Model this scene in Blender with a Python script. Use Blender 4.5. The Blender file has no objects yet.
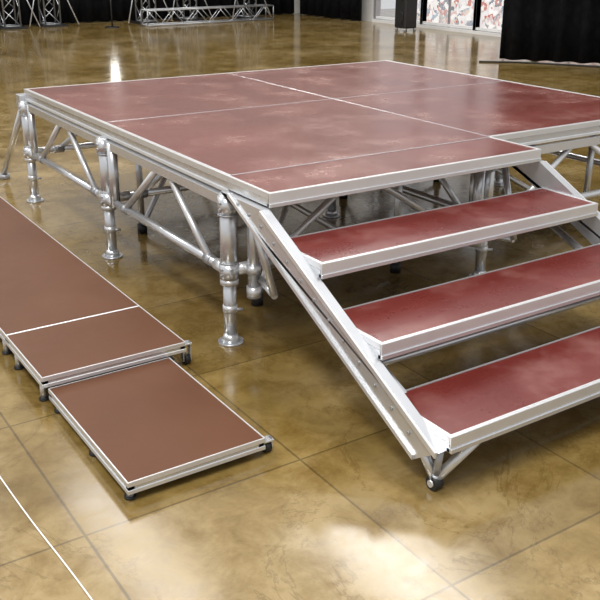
import bpy, bmesh, math, random
from mathutils import Vector, Matrix
random.seed(3)
SC=bpy.context.scene
SC.view_settings.view_transform='Standard'
def link(o): SC.collection.objects.link(o); return o

# ------------------------------------------------------------------ materials
def newmat(name):
    m=bpy.data.materials.new(name); m.use_nodes=True
    return m,m.node_tree.nodes,m.node_tree.links,m.node_tree.nodes['Principled BSDF']
def simple(name,col,rough=.5,metal=0,var=.0,scale=8,coat=0,spec=.5,stretch=(1,1,1)):
    m,N,L,B=newmat(name)
    B.inputs['Roughness'].default_value=rough; B.inputs['Metallic'].default_value=metal
    B.inputs['Specular IOR Level'].default_value=spec; B.inputs['Coat Weight'].default_value=coat
    tc=N.new('ShaderNodeTexCoord'); mp=N.new('ShaderNodeMapping'); mp.inputs['Scale'].default_value=stretch
    L.new(tc.outputs['Object'],mp.inputs['Vector'])
    no=N.new('ShaderNodeTexNoise'); no.inputs['Scale'].default_value=scale; no.inputs['Detail'].default_value=3
    L.new(mp.outputs[0],no.inputs['Vector'])
    cr=N.new('ShaderNodeValToRGB'); cr.color_ramp.elements[0].position=.3; cr.color_ramp.elements[1].position=.7
    cr.color_ramp.elements[0].color=tuple(c*(1-var) for c in col)+(1,)
    cr.color_ramp.elements[1].color=tuple(min(1,c*(1+var)) for c in col)+(1,)
    L.new(no.outputs['Fac'],cr.inputs[0]); L.new(cr.outputs[0],B.inputs['Base Color'])
    return m
def deckmat(name,dark,light,rough,scuff,spec=.5,amt=.5,rv=.10):
    m,N,L,B=newmat(name)
    B.inputs['Specular IOR Level'].default_value=spec
    tc=N.new('ShaderNodeTexCoord')
    n1=N.new('ShaderNodeTexNoise'); n1.inputs['Scale'].default_value=2.2; n1.inputs['Detail'].default_value=6; n1.inputs['Distortion'].default_value=.2; n1.inputs['Roughness'].default_value=.6
    n2=N.new('ShaderNodeTexNoise'); n2.inputs['Scale'].default_value=4.5; n2.inputs['Detail'].default_value=12; n2.inputs['Roughness'].default_value=.7
    # fine directional scratches
    mp=N.new('ShaderNodeMapping'); mp.inputs['Scale'].default_value=(1.5,60,1); mp.inputs['Rotation'].default_value=(0,0,.5)
    n3=N.new('ShaderNodeTexNoise'); n3.inputs['Scale'].default_value=2; n3.inputs['Detail'].default_value=3
    L.new(tc.outputs['Object'],mp.inputs[0]); L.new(mp.outputs[0],n3.inputs['Vector'])
    L.new(tc.outputs['Object'],n1.inputs['Vector']); L.new(tc.outputs['Object'],n2.inputs['Vector'])
    cr=N.new('ShaderNodeValToRGB'); cr.color_ramp.elements[0].position=.32; cr.color_ramp.elements[1].position=.72
    cr.color_ramp.elements[0].color=dark+(1,); cr.color_ramp.elements[1].color=light+(1,)
    L.new(n1.outputs['Fac'],cr.inputs[0])
    c2=N.new('ShaderNodeValToRGB'); c2.color_ramp.elements[0].position=.50; c2.color_ramp.elements[1].position=.78
    c2.color_ramp.elements[0].color=(0,0,0,1); c2.color_ramp.elements[1].color=(amt,amt,amt,1)
    L.new(n2.outputs['Fac'],c2.inputs[0])
    c3=N.new('ShaderNodeValToRGB'); c3.color_ramp.elements[0].position=.66; c3.color_ramp.elements[1].position=.80
    c3.color_ramp.elements[0].color=(0,0,0,1); c3.color_ramp.elements[1].color=(amt*.5,amt*.5,amt*.5,1)
    L.new(n3.outputs['Fac'],c3.inputs[0])
    ad=N.new('ShaderNodeMath'); ad.operation='MAXIMUM'; L.new(c2.outputs[0],ad.inputs[0]); L.new(c3.outputs[0],ad.inputs[1])
    mx=N.new('ShaderNodeMix'); mx.data_type='RGBA'
    L.new(ad.outputs[0],mx.inputs[0]); L.new(cr.outputs[0],mx.inputs[6]); mx.inputs[7].default_value=scuff+(1,)
    L.new(mx.outputs[2],B.inputs['Base Color'])
    mr=N.new('ShaderNodeMapRange'); mr.inputs[1].default_value=.3; mr.inputs[2].default_value=.7
    mr.inputs[3].default_value=rough-.04; mr.inputs[4].default_value=rough+rv
    L.new(n2.outputs['Fac'],mr.inputs[0]); L.new(mr.outputs[0],B.inputs['Roughness'])
    return m
M_red=deckmat('deck_red',(.125,.027,.021),(.175,.043,.034),.20,(.34,.20,.17),.55,.6)
M_tread=deckmat('tread_red',(.115,.017,.014),(.155,.028,.024),.27,(.32,.16,.14),.45,.55)
M_brown=deckmat('ply_brown',(.100,.038,.016),(.122,.048,.022),.42,(.15,.075,.045),.25,.3)
M_alu=simple('aluminium',(.70,.72,.75),.27,.72,.03,10)
M_alub=simple('aluminium_bright',(.74,.75,.77),.30,.6,.02,10)
M_dalu=simple('aluminium_dark',(.42,.43,.45),.40,.7,.04,10)
M_black=simple('black_rubber',(.015,.015,.016),.5,0,.2,20)
M_cloth=simple('black_drape',(.006,.006,.007),.9,0,.4,12,spec=.1)
M_wall=simple('wall_paint',(.62,.61,.59),.8,0,.05,2)
M_white=simple('white_frame',(.8,.8,.8),.4,0,.03,5)
M_ply=simple('ply_edge',(.30,.16,.09),.6,0,.2,20)
M_streak,_n,_l,_b=newmat('streak_glow'); _b.inputs['Emission Color'].default_value=(1,.97,.9,1); _b.inputs['Emission Strength'].default_value=9  # glow for the tube added to streak the floor
MATS=[M_alu,M_alub,M_dalu,M_black,M_red,M_tread,M_brown,M_ply,M_cloth,M_white,M_streak]
ALU,ALUB,DALU,BLK,RED,TRD,BRN,PLY,CLO,WHT,STREAK=range(11)

# ------------------------------------------------------------------ mesh builder
class B:
    def __init__(s,name): s.name=name; s.bm=bmesh.new()
    def _fin(s,geom,mi,smooth):
        for f in geom:
            f.material_index=mi; f.smooth=smooth
    def box(s,x0,x1,y0,y1,z0,z1,mi,bev=.002):
        r=bmesh.ops.create_cube(s.bm,size=1); vs=r['verts']
        for v in vs:
            v.co=Vector(((x0+x1)/2+v.co.x*(x1-x0),(y0+y1)/2+v.co.y*(y1-y0),(z0+z1)/2+v.co.z*(z1-z0)))
        fs=set(f for v in vs for f in v.link_faces); s._fin(fs,mi,False)
        if bev:
            es=list(set(e for v in vs for e in v.link_edges))
            r=bmesh.ops.bevel(s.bm,geom=es,offset=min(bev,.3*min(abs(x1-x0),abs(y1-y0),abs(z1-z0))),segments=1,affect='EDGES')
            s._fin(r['faces'],mi,False)
    def tube(s,p,q,r,mi,r2=None,seg=18,cap=True):
        p=Vector(p);q=Vector(q);d=q-p
        g=bmesh.ops.create_cone(s.bm,cap_ends=cap,segments=seg,radius1=r,radius2=r if r2 is None else r2,depth=d.length)
        rot=d.to_track_quat('Z','Y').to_matrix().to_4x4()
        M=Matrix.Translation((p+q)/2)@rot
        bmesh.ops.transform(s.bm,matrix=M,verts=g['verts'])
        for f in set(f for v in g['verts'] for f in v.link_faces):
            f.material_index=mi; f.smooth=len(f.verts)==4
    def bar(s,p,q,w,h,mi):
        p=Vector(p);q=Vector(q);d=(q-p).normalized()
        side=d.cross(Vector((0,0,1)))
        if side.length<1e-3: side=Vector((1,0,0))
        side.normalize(); up=side.cross(d)
        vs=[]
        for c in (p,q):
            for a,b in ((-1,-1),(1,-1),(1,1),(-1,1)):
                vs.append(s.bm.verts.new(c+side*a*w/2+up*b*h/2))
        F=[(0,1,2,3),(7,6,5,4),(0,4,5,1),(1,5,6,2),(2,6,7,3),(3,7,4,0)]
        for f in F:
            ff=s.bm.faces.new([vs[i] for i in f]); ff.material_index=mi
    def prism_x(s,poly,x0,x1,mi):
        a=[s.bm.verts.new((x0,y,z)) for y,z in poly]; b=[s.bm.verts.new((x1,y,z)) for y,z in poly]
        fs=[s.bm.faces.new(a),s.bm.faces.new(list(reversed(b)))]
        n=len(poly)
        for i in range(n):
            fs.append(s.bm.faces.new([a[i],b[i],b[(i+1)%n],a[(i+1)%n]]))
        for f in fs: f.material_index=mi
    def done(s,loc=(0,0,0)):
        bmesh.ops.recalc_face_normals(s.bm,faces=s.bm.faces[:])
        me=bpy.data.meshes.new(s.name)
        for m in MATS: me.materials.append(m)
        L=Vector(loc)
        for v in s.bm.verts: v.co-=L
        s.bm.to_mesh(me); s.bm.free()
        o=bpy.data.objects.new(s.name,me); o.location=L
        return link(o)

W,D,H=1.22,1.108,.612
# ------------------------------------------------------------------ stage
def leg(b,x,y,top):
    b.tube((x,y,.235),(x,y,top),.029,ALU,seg=28)
    b.tube((x,y,.03),(x,y,.26),.0235,ALU,seg=24)
    b.tube((x,y,.225),(x,y,.245),.033,ALUB,seg=28)
    b.tube((x,y,.245),(x,y,.30),.034,ALU,seg=28)
    b.tube((x,y,.30),(x,y,.306),.031,DALU,seg=28)
    b.tube((x,y,top-.07),(x,y,top-.01),.034,ALU,seg=28)
    b.tube((x,y,top-.075),(x,y,top-.07),.036,DALU,seg=28)
    b.tube((x,y,.12),(x,y,.145),.026,ALUB,seg=24)
    b.tube((x,y,.125),(x+.035,y-.03,.13),.006,DALU)
    b.tube((x,y,0),(x,y,.007),.046,ALU,seg=32)
    b.tube((x,y,.007),(x,y,.035),.035,ALU,r2=.024,seg=28)
    for z in (.262,.285,top-.05,top-.028):
        b.tube((x-.040,y-.012,z),(x-.03,y-.008,z),.005,DALU,seg=10)
        b.tube((x-.012,y-.040,z),(x-.008,y-.03,z),.005,DALU,seg=10)
def truss(b,p,q,zt,zb):
    p=Vector(p);q=Vector(q);d=q-p
    def P(t,z): v=p+d*t; return (v.x,v.y,z)
    b.tube(P(.02,zb),P(.98,zb),.017,ALU)
    b.bar(P(.02,zt),P(.98,zt),.03,.034,ALU)
    for t0,t1 in ((.13,.42),(.82,.50)):
        b.tube(P(t0,zb),P(t1,zt),.0135,ALUB)
    for t in (.13,.82):
        b.tube(P(t-.02,zb),P(t+.02,zb),.021,DALU)
    b.tube(P(.935,zb),P(.935,zt),.013,ALU)
    for t in (.05,.95):
        b.tube(P(t-.03,zb),P(t+.03,zb),.0215,ALUB)
s=B('modular_stage')
for i in range(2):
    for j in range(2):
        x0,x1,y0,y1=i*W,(i+1)*W,j*D,(j+1)*D
        e=.018; t=.0018
        l=e if i==0 else t; r=e if i==1 else t
        f=(.0025 if i==0 else e) if j==0 else t; k=.012 if j==1 else t
        cl=lambda v: ALU if v<=.003 else ALUB
        s.box(x0+l,x1-r,y0+f,y1-k,H-.016,H-.001,RED,0)
        s.box(x0,x0+l,y0,y1,H-.022,H,cl(l),.001); s.box(x1-r,x1,y0,y1,H-.022,H,cl(r),.001)
        s.box(x0+l,x1-r,y0,y0+f,H-.022,H,cl(f),.001); s.box(x0+l,x1-r,y1-k,y1,H-.022,H,cl(k),.001)
        g=.008
        for (a,b_,c,d) in ((x0+g,x0+g+.022,y0,y1),(x1-g-.022,x1-g,y0,y1),(x0+.03,x1-.03,y0+g,y0+g+.022),(x0+.03,x1-.03,y1-g-.022,y1-g)):
            s.box(a,b_,c,d,H-.052,H-.02,ALU,0)
        for (a,b_,c,d) in ((x0+.001,x0+.035,y0,y1),(x1-.035,x1-.001,y0,y1),(x0+.035,x1-.035,y0+.001,y0+.035),(x0+.035,x1-.035,y1-.035,y1-.001)):
            s.box(a,b_,c,d,H-.062,H-.050,ALUB,.0015)
        s.box(x0+.03,x1-.03,y0+.03,y1-.03,H-.024,H-.0165,PLY,0)
        for u in (.25,.5,.75):
            s.box(x0+.03,x1-.03,y0+u*D-.012,y0+u*D+.012,H-.055,H-.025,ALU,0)
TOP=H-.062
for i in range(3):
    for j in range(3):
        leg(s,i*W,j*D,TOP)
ZT=TOP-.025; ZB=.272
for i in range(3):
    for j in range(2):
        truss(s,(i*W,j*D,0),(i*W,(j+1)*D,0),ZT,ZB)
for j in range(3):
    for i in range(2):
        truss(s,(i*W,j*D,0),((i+1)*W,j*D,0),ZT,ZB)
for i in range(2):
    for j in range(2):
        cx,cy=(i+.5)*W,(j+.5)*D
        s.tube((cx-.35,cy-.3,.03),(cx+.3,cy+.3,TOP-.03),.013,ALUB)
        s.tube((cx+.35,cy-.3,.03),(cx-.3,cy+.3,TOP-.03),.013,ALUB)
        for sx in (-.35,.35):
            s.tube((cx+sx,cy-.3,0),(cx+sx,cy-.3,.045),.024,BLK)
            s.tube((cx+sx,cy-.3,.04),(cx+sx,cy-.3,TOP-.02),.016,ALU)
s.tube((.0,D-.085,.255),(.0,D-.085,TOP-.01),.022,ALU)
s.tube((.0,2*D-.085,.255),(.0,2*D-.085,TOP-.01),.018,ALU)
for x in (0,W,2*W):
    s.tube((x,2*D+.03,TOP-.02),(x,2*D+.58,.03),.018,ALU)
    s.tube((x,2*D+.58,0),(x,2*D+.58,.03),.032,DALU)
    s.box(x-.03,x+.03,2*D-.01,2*D+.06,TOP-.05,TOP+.03,ALU)
s.done()

# ------------------------------------------------------------------ staircase
d,r,h=.2707,.2918,.1451
G=.003
st=B('stage_staircase')
for k in range(4):
    yf=-d-k*r; z=H-k*h; yb=-G if k==0 else yf+.262
    x0,x1=0,W
    e=.011; kb=.0025 if k==0 else .008
    st.box(x0+e,x1-e,yf+e,yb-kb,z-.018,z-.001,TRD if k else RED,0)
    st.box(x0+.004,x1-.004,yf+.004,yf+e,z-.02,z,ALUB,.001)
    st.box(x0,x0+e,yf,yb,z-.02,z+.0005,ALUB,.001); st.box(x1-e,x1,yf,yb,z-.02,z+.0005,ALUB,.001)
    st.box(x0+e,x1-e,yb-kb,yb,z-.02,z,DALU if k==0 else ALU,0)
    st.box(x0,x1,yf-.004,yf+.004,z-.034,z+.0005,ALUB,.0015)
    st.box(x0,x1,yf-.008,yf+.012,z-.047,z-.033,ALU,.0015)
    st.box(x0+.004,x1-.004,yf+.012,yf+.03,z-.047,z-.02,ALU,0)
    st.box(x0+.004,x1-.004,yb-.03,yb,z-.045,z-.02,ALU,0)
    st.box(x0,x0+.02,yf,yb,z-.045,z-.02,ALU,0); st.box(x1-.02,x1,yf,yb,z-.045,z-.02,ALU,0)
    st.box(x0+.02,x1-.02,yf+.03,yb-.03,z-.026,z-.019,PLY,0)
    st.box(W/2-.02,W/2+.02,yf+.03,yb-.03,z-.045,z-.026,ALU,0)
def stringer(xa,xb,out):
    sl=h/r
    zt=lambda y:(H-.047)+sl*(y+d)
    zl=lambda y:.590+sl*y
    poly=[(-.004,H-.05),(-d,H-.05),(-1.135,zt(-1.135)-.003),(-1.045,zl(-1.045)),(-.045,zl(-.045)-.005)]
    st.prism_x(poly,xa,xb,ALU)
    o0,o1=(xa-.008,xa) if out<0 else (xb,xb+.008)
    def lip(yA,yB,fn,off,wd):
        a=fn(yA)+off; b=fn(yB)+off
        st.prism_x([(yA,a),(yB,b),(yB,b+wd),(yA,a+wd)],o0,o1,ALUB)
    lip(-.065,-1.045,zl,0,.014)
    lip(-d-.0,-1.13,zt,-.020,.016)
    for t in range(13):
        y=-.12-t*.075; zc=(zl(y)+min(zt(y),H-.05))/2
        xx=xa if out<0 else xb
        st.tube((xx-.004 if out<0 else xx+.004,y,zc),(xx,y,zc),.005,DALU,seg=10)
stringer(-.028,.001,-1)
stringer(W-.001,W+.028,1)
for x,sg in ((0.0,1),(W,-1)):
    fy=-1.10
    st.tube((x,fy,.03),(x-.012*sg,-1.035,.125),.014,ALU)
    st.tube((x,fy,.03),(x+.0*sg,-1.115,.128),.010,DALU)
    st.tube((x,fy,.028),(x+.115*sg,-1.135,.135),.014,ALUB)
    st.tube((x-.014,fy,.02),(x+.014,fy,.02),.020,BLK,seg=24)
    st.tube((x-.018,fy,.02),(x+.018,fy,.02),.010,ALUB,seg=16)
    st.tube((x,fy,.02),(x,fy,.045),.012,ALU)
    xx=x+.078*sg; yy=-.035
    st.tube((xx,yy,.18),(xx,yy,H-.05),.021,ALU,seg=24)
    st.tube((xx,yy,.17),(xx,yy,.21),.026,ALUB,seg=24)
    st.tube((xx,yy,.26),(xx,yy,.29),.027,ALUB,seg=24)
    st.tube((xx,yy,.50),(xx,yy,.53),.027,DALU,seg=24)
    st.tube((x+.02*sg,-.10,H-.06),(x+.05*sg,-.22,.24),.014,ALU)
    st.tube((x+.05*sg,-.22,.24),(x+.1*sg,-.04,.235),.012,ALU)
    st.tube((x+.06*sg,-.40,.36),(x+.06*sg,-1.05,.10),.014,ALU)
for y,z in ((-.75,.20),(-.98,.10)):
    st.tube((0,y,z),(W,y,z),.012,ALU)
st.done((0,-1.1,0))

# ------------------------------------------------------------------ low riser platforms
def caster(b,x,y,z1):
    b.tube((x-.010,y,.016),(x+.010,y,.016),.016,BLK,seg=20)
    b.tube((x-.013,y,.016),(x+.013,y,.016),.006,ALUB,seg=12)
    b.box(x-.016,x-.011,y-.01,y+.01,.012,z1,ALU,.001); b.box(x+.011,x+.016,y-.01,y+.01,.012,z1,ALU,.001)
    b.box(x-.018,x+.018,y-.014,y+.014,z1-.006,z1,ALU,.001)
def riser(x0,x1,y0,y1,z,th,wheels,feet):
    b=B('low_riser_platform'); e=.0045
    b.box(x0+e,x1-e,y0+e,y1-e,z-.016,z-.0005,BRN,0)
    for a,c,f,g in ((x0,x0+e,y0,y1),(x1-e,x1,y0,y1),(x0+e,x1-e,y0,y0+e),(x0+e,x1-e,y1-.0015,y1)):
        b.box(a,c,f,g,z-.014,z+.0005,ALUB,.0008)
    k=.003
    for a,c,f,g in ((x0+k,x0+.02,y0+k,y1-k),(x1-.02,x1-k,y0+k,y1-k),(x0+k,x1-k,y0+k,y0+.02),(x0+k,x1-k,y1-.02,y1-k)):
        b.box(a,c,f,g,z-th+.008,z-.012,ALU,0)
    for a,c,f,g in ((x0,x0+.028,y0,y1),(x1-.028,x1,y0,y1),(x0+.028,x1-.028,y0,y0+.028),(x0+.028,x1-.028,y1-.028,y1)):
        b.box(a,c,f,g,z-th,z-th+.012,ALUB,.001)
    for x,y in wheels:
        caster(b,x,y,max(.03,z-.02))
        b.tube((x,y,.03),(min(max(x,x0+.01),x1-.01),min(max(y,y0+.01),y1-.01),z-th+.006),.006,ALU)
    for x,y in feet:
        b.tube((x,y,0),(x,y,z-th+.006),.010,ALU); b.tube((x,y,0),(x,y,.006),.016,BLK)
    b.done(((x0+x1)/2,(y0+y1)/2,0))
riser(-.700,-.292,-.725,-.112,.060,.036,[(-.275,-.70)],[(-.685,-.70),(-.685,-.45),(-.685,-.16),(-.32,-.16)])
riser(-.715,-.228,-.108,.268,.098,.036,[(-.212,-.07)],[(-.700,-.06),(-.700,.2),(-.25,.2),(-.25,-.02)])
riser(-.715,-.228,.270,2.25,.098,.036,[],[(-.700,.34),(-.700,1.2),(-.700,2.1),(-.25,.34),(-.25,1.2),(-.25,2.1)])

# ------------------------------------------------------------------ floor
m,N,L,P=newmat('polished_concrete')
tc=N.new('ShaderNodeTexCoord')
def noise(sc,det,dist=0,rg=.55):
    n=N.new('ShaderNodeTexNoise'); n.inputs['Scale'].default_value=sc; n.inputs['Detail'].default_value=det
    n.inputs['Distortion'].default_value=dist; n.inputs['Roughness'].default_value=rg
    L.new(tc.outputs['Object'],n.inputs['Vector']); return n
def ramp(src,stops):
    c=N.new('ShaderNodeValToRGB'); el=c.color_ramp.elements
    el[0].position,el[0].color=stops[0]; el[1].position,el[1].color=stops[-1]
    for pz,cl in stops[1:-1]:
        e=el.new(pz); e.color=cl
    L.new(src,c.inputs[0]); return c
n1=noise(1.3,8,.3,.62); n2=noise(8,10,.4,.75); n3=noise(2.1,7,.8,.65)
base=ramp(n1.outputs['Fac'],[(.32,(.170,.110,.024,1)),(.5,(.275,.190,.068,1)),(.68,(.40,.30,.15,1))])
c2=ramp(n2.outputs['Fac'],[(.36,(.58,.51,.36,1)),(.58,(1,1,1,1))])
mu=N.new('ShaderNodeMix'); mu.data_type='RGBA'; mu.blend_type='MULTIPLY'; mu.inputs[0].default_value=.8
L.new(base.outputs[0],mu.inputs[6]); L.new(c2.outputs[0],mu.inputs[7])
veins=ramp(n3.outputs['Fac'],[(.490,(0,0,0,1)),(.5,(.45,.45,.45,1)),(.510,(0,0,0,1))])
mv=N.new('ShaderNodeMix'); mv.data_type='RGBA'; L.new(veins.outputs[0],mv.inputs[0]); L.new(mu.outputs[2],mv.inputs[6]); mv.inputs[7].default_value=(.11,.065,.015,1)
br=N.new('ShaderNodeTexBrick'); br.offset=0; br.inputs['Scale'].default_value=1; br.inputs['Mortar Size'].default_value=.0045
br.inputs['Brick Width'].default_value=.62; br.inputs['Row Height'].default_value=.62; br.inputs['Mortar Smooth'].default_value=.5
br.inputs['Color1'].default_value=(1,1,1,1); br.inputs['Color2'].default_value=(.76,.74,.68,1); br.inputs['Mortar'].default_value=(.50,.50,.50,1)
mp=N.new('ShaderNodeMapping'); mp.inputs['Location'].default_value=(.12,.2,0)
L.new(tc.outputs['Object'],mp.inputs[0]); L.new(mp.outputs[0],br.inputs['Vector'])
mb=N.new('ShaderNodeMix'); mb.data_type='RGBA'; mb.blend_type='MULTIPLY'; mb.inputs[0].default_value=1
L.new(mv.outputs[2],mb.inputs[6]); L.new(br.outputs['Color'],mb.inputs[7]); L.new(mb.outputs[2],P.inputs['Base Color'])
mr=N.new('ShaderNodeMapRange'); mr.inputs[1].default_value=.3; mr.inputs[2].default_value=.7; mr.inputs[3].default_value=.08; mr.inputs[4].default_value=.22
L.new(n2.outputs['Fac'],mr.inputs[0]); L.new(mr.outputs[0],P.inputs['Roughness'])
P.inputs['Specular IOR Level'].default_value=.85
bp=N.new('ShaderNodeBump'); bp.inputs['Strength'].default_value=.07; bp.inputs['Distance'].default_value=.02
L.new(n1.outputs['Fac'],bp.inputs['Height']); L.new(bp.outputs[0],P.inputs['Normal'])
def slab(name,x0,x1,y0,y1,z0,z1,mat):
    me=bpy.data.meshes.new(name); bm=bmesh.new(); bmesh.ops.create_cube(bm,size=1)
    cx,cy,cz=(x0+x1)/2,(y0+y1)/2,(z0+z1)/2
    for v in bm.verts: v.co=Vector((v.co.x*(x1-x0),v.co.y*(y1-y0),v.co.z*(z1-z0)))
    bm.to_mesh(me); bm.free(); me.materials.append(mat)
    o=bpy.data.objects.new(name,me); o.location=(cx,cy,cz); return link(o)
XR,YB=9.0,13.3
slab('floor',-8,XR+5,-6,YB+.2,-.1,0,m)
slab('wall_back',-8,XR+.2,YB,YB+.2,0,7,M_wall)
slab('wall_right',XR,XR+.2,10.9,YB,0,7,M_wall)
slab('trim_1',XR,XR+.2,-6,10.9,0,.05,M_white)
slab('wall_right_upper',XR,XR+.2,-6,10.9,4.2,7,M_wall)
def window(n,y0,y1):
    b=B('window_%d'%n)
    for y in (y0,y1): b.box(XR+.03,XR+.13,y-.03,y+.03,.05,4.2,DALU)
    for z in (.08,1.4,2.8,4.18): b.box(XR+.04,XR+.12,y0,y1,z-.02,z+.02,WHT)
    b.box(XR+.06,XR+.10,(y0+y1)/2-.012,(y0+y1)/2+.012,.05,4.2,DALU)
    b.done((XR+.08,(y0+y1)/2,0))
yy=10.86; n=1
while yy>-5:
    window(n,yy-1.3,yy); yy-=1.3; n+=1
bm_,BN,BL,BP=newmat('window_glow_print')  # blotchy colours standing in for the view outside
btc=BN.new('ShaderNodeTexCoord')
bno=BN.new('ShaderNodeTexNoise'); bno.inputs['Scale'].default_value=6; BL.new(btc.outputs['Object'],bno.inputs['Vector'])
bad=BN.new('ShaderNodeMix'); bad.data_type='RGBA'; bad.blend_type='ADD'; bad.inputs[0].default_value=.5
BL.new(btc.outputs['Object'],bad.inputs[6]); BL.new(bno.outputs['Color'],bad.inputs[7])
vo=BN.new('ShaderNodeTexVoronoi'); vo.inputs['Scale'].default_value=10
BL.new(bad.outputs[2],vo.inputs['Vector'])
cr=BN.new('ShaderNodeValToRGB')
cols=[(0,(.85,.87,.9,1)),(.30,(.50,.16,.12,1)),(.36,(.75,.77,.8,1)),(.5,(.20,.22,.26,1)),(.58,(.45,.52,.6,1)),(.70,(.62,.50,.42,1)),(.80,(.9,.9,.9,1))]
cr.color_ramp.elements[0].color=cols[0][1]; cr.color_ramp.elements[1].position=.30; cr.color_ramp.elements[1].color=cols[1][1]
for pz,cl in cols[2:]:
    e=cr.color_ramp.elements.new(pz); e.color=cl
sp=BN.new('ShaderNodeSeparateColor'); BL.new(vo.outputs['Color'],sp.inputs[0]); BL.new(sp.outputs[0],cr.inputs[0]); BL.new(cr.outputs[0],BP.inputs['Base Color'])
BL.new(cr.outputs[0],BP.inputs['Emission Color']); BP.inputs['Emission Strength'].default_value=.45  # glow added to brighten the view through the windows
slab('window_glow_board',XR+.9,XR+.94,3,10.7,0,1.1,bm_)  # made-up board outside, self-lit to add glare to the windows

# ------------------------------------------------------------------ drapes
def drape(name,p,q,z1,amp=.07,wl=.28):
    p=Vector(p);q=Vector(q);d=(q-p);Ln=d.length;u=d/Ln;nn=Vector((-u.y,u.x,0))
    n=int(Ln/.035); me=bpy.data.meshes.new(name); V=[];F=[]
    ph=0; rows=(0.015,.5,1.5,z1)
    offs=[]
    for i in range(n+1):
        ph+=.035/wl*2*math.pi*random.uniform(.7,1.3); offs.append(math.sin(ph)*amp*random.uniform(.8,1.1))
    for z in rows:
        for i in range(n+1):
            c=p+u*(Ln*i/n)+nn*offs[i]*(1 if z<1 else .75); V.append((c.x,c.y,z))
    for rr in range(len(rows)-1):
        for i in range(n):
            a=rr*(n+1)+i; F.append((a,a+1,a+n+2,a+n+1))
    me.from_pydata(V,[],F); me.materials.append(M_cloth)
    for f in me.polygons: f.use_smooth=True
    o=bpy.data.objects.new(name,me); link(o)
    so=o.modifiers.new('s','SOLIDIFY'); so.thickness=.006
    return o
drape('stage_curtain',(-6,YB-.15,0),(XR-.2,YB-.15,0),2.4)
drape('stage_curtain',(XR-.18,YB-.2,0),(XR-.18,10.95,0),2.4)
drape('stage_curtain',(6.86,5.52,0),(8.75,3.0,0),3.0)

# ------------------------------------------------------------------ trusses at back
def box_truss(name,p,q,w,vertical=False):
    b=B(name); p=Vector(p);q=Vector(q);u=(q-p).normalized();Ln=(q-p).length
    if vertical: a=Vector((1,0,0));c=Vector((0,1,0))
    else: c=Vector((0,0,1)); a=u.cross(c).normalized()
    cs=[(-1,-1),(1,-1),(1,1),(-1,1)]
    def P(t,k): return p+u*t+a*cs[k][0]*w/2+c*cs[k][1]*w/2
    for k in range(4): b.tube(P(0,k),P(Ln,k),.013,DALU,seg=10)
    n=max(1,round(Ln/w)); st_=Ln/n
    for i in range(n):
        for k in range(4):
            k2=(k+1)%4
            b.tube(P(i*st_,k if i%2 else k2),P((i+1)*st_,k2 if i%2 else k),.006,ALU,seg=8)
    for i in (0,n):
        for k in range(4): b.tube(P(i*st_,k),P(i*st_,(k+1)%4),.010,DALU,seg=8)
    return b
for x,y in ((2.95,12.7),(3.65,12.8),(5.3,12.6),(6.2,12.8),(7.4,12.7)):
    b=box_truss('lighting_truss_tower',(x,y,.04),(x,y,3.2),.26,True)
    b.box(x-.22,x+.22,y-.22,y+.22,0,.03,BLK)
    b.tube((x-.12,y,.9),(x-.42,y-.2,.02),.011,ALU,seg=8); b.tube((x+.12,y,.9),(x+.42,y-.2,.02),.011,ALU,seg=8)
    b.done((x,y,0))
b=box_truss('lighting_truss',(5.0,12.0,.14),(7.6,12.2,.14),.24)
b.done((6.3,12.1,0))
b=B('streak_glow_tube')  # made-up glowing tube above the frame, added for a bright floor streak
wx,wy=4.42,12.0
b.tube((wx,wy,0),(wx,wy,.02),.12,BLK); b.tube((wx,wy,.02),(wx,wy,.7),.012,BLK); b.tube((wx,wy,.7),(wx,wy,1.35),.06,STREAK); b.tube((wx,wy,1.35),(wx,wy,1.38),.065,BLK)
b.done((wx,wy,0))
b=B('loudspeaker')
x,y=8.35,9.15
b.box(x-.13,x+.13,y-.14,y+.14,.05,.75,BLK,.02)
b.tube((x-.131,y-.0,.22),(x-.14,y,.22),.10,BLK,seg=24); b.tube((x-.131,y,.55),(x-.14,y,.55),.08,BLK,seg=24)
for sx in (-.10,.10):
    for sy in (-.11,.11): b.tube((x+sx,y+sy,0),(x+sx,y+sy,.055),.022,DALU)
b.done((x,y,0))

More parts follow.
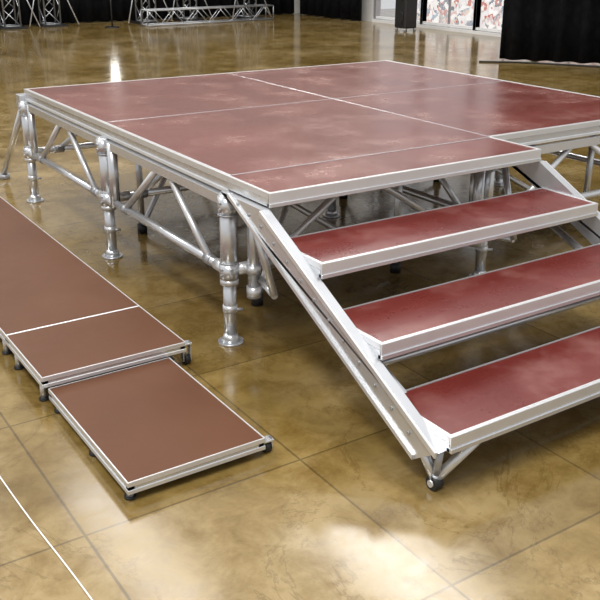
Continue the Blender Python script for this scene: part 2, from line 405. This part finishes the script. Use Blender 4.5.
# ------------------------------------------------------------------ cables on floor
def cable(name,pts,rad,mat):
    c=bpy.data.curves.new(name,'CURVE'); c.dimensions='3D'; c.bevel_depth=rad; c.bevel_resolution=3
    sp=c.splines.new('NURBS'); sp.points.add(len(pts)-1); sp.use_endpoint_u=True; sp.order_u=4
    for i,(x,y) in enumerate(pts): sp.points[i].co=(x,y,rad,1)
    c.materials.append(mat); return link(bpy.data.objects.new(name,c))
cable('floor_cable',[(-.96,.3),(-.95,-.1),(-.94,-.44),(-.93,-.72),(-.905,-1.01),(-.90,-1.4)],.0020,M_white)
cable('floor_cable',[(6.5,5.5),(6.7,5.3),(6.9,5.2),(7.0,5.0),(7.4,4.4)],.010,M_black)

# ------------------------------------------------------------------ lights
def area(name,loc,size,sy,power,col=(1,1,1)):
    l=bpy.data.lights.new(name,'AREA'); l.shape='RECTANGLE'; l.size=size; l.size_y=sy; l.energy=power; l.color=col
    o=bpy.data.objects.new(name,l); o.location=loc; link(o); return o
for i,(x,y,p,sx,sy) in enumerate(((4.9,5.2,140,.9,4.5),(2.2,6.8,55,.8,4.0),(7,9,180,1.2,3),(0,10,180,1.2,3.0),(-3,4,270,1.4,2.4),(-2.8,-2.5,300,1.4,2.4),(1.2,-1.0,210,1.4,2.0))):
    area('ceiling_lamp_%d'%i,(x,y,6.2),sx,sy,p,(1,.97,.92))
wd=bpy.data.worlds.new('World'); SC.world=wd; wd.use_nodes=True
wd.node_tree.nodes['Background'].inputs[0].default_value=(.97,.98,1,1); wd.node_tree.nodes['Background'].inputs[1].default_value=.66

# ------------------------------------------------------------------ camera
cam=bpy.data.cameras.new('camera'); co=link(bpy.data.objects.new('camera',cam)); SC.camera=co
yaw,pitch,roll=.593,.3601,.0082
F=Vector((math.sin(yaw)*math.cos(pitch),math.cos(yaw)*math.cos(pitch),-math.sin(pitch)))
R=Vector((math.cos(yaw),-math.sin(yaw),0)); U=R.cross(F)
R2=R*math.cos(roll)+U*math.sin(roll); U2=-R*math.sin(roll)+U*math.cos(roll)
Mx=Matrix((R2,U2,-F)).transposed().to_4x4(); Mx.translation=Vector((-1.398,-2.5811,1.3437))
co.matrix_world=Mx
cam.sensor_width=36; cam.lens=892.48/600*36; cam.shift_x=-10.29/600; cam.shift_y=-20.95/600
cam.clip_end=200
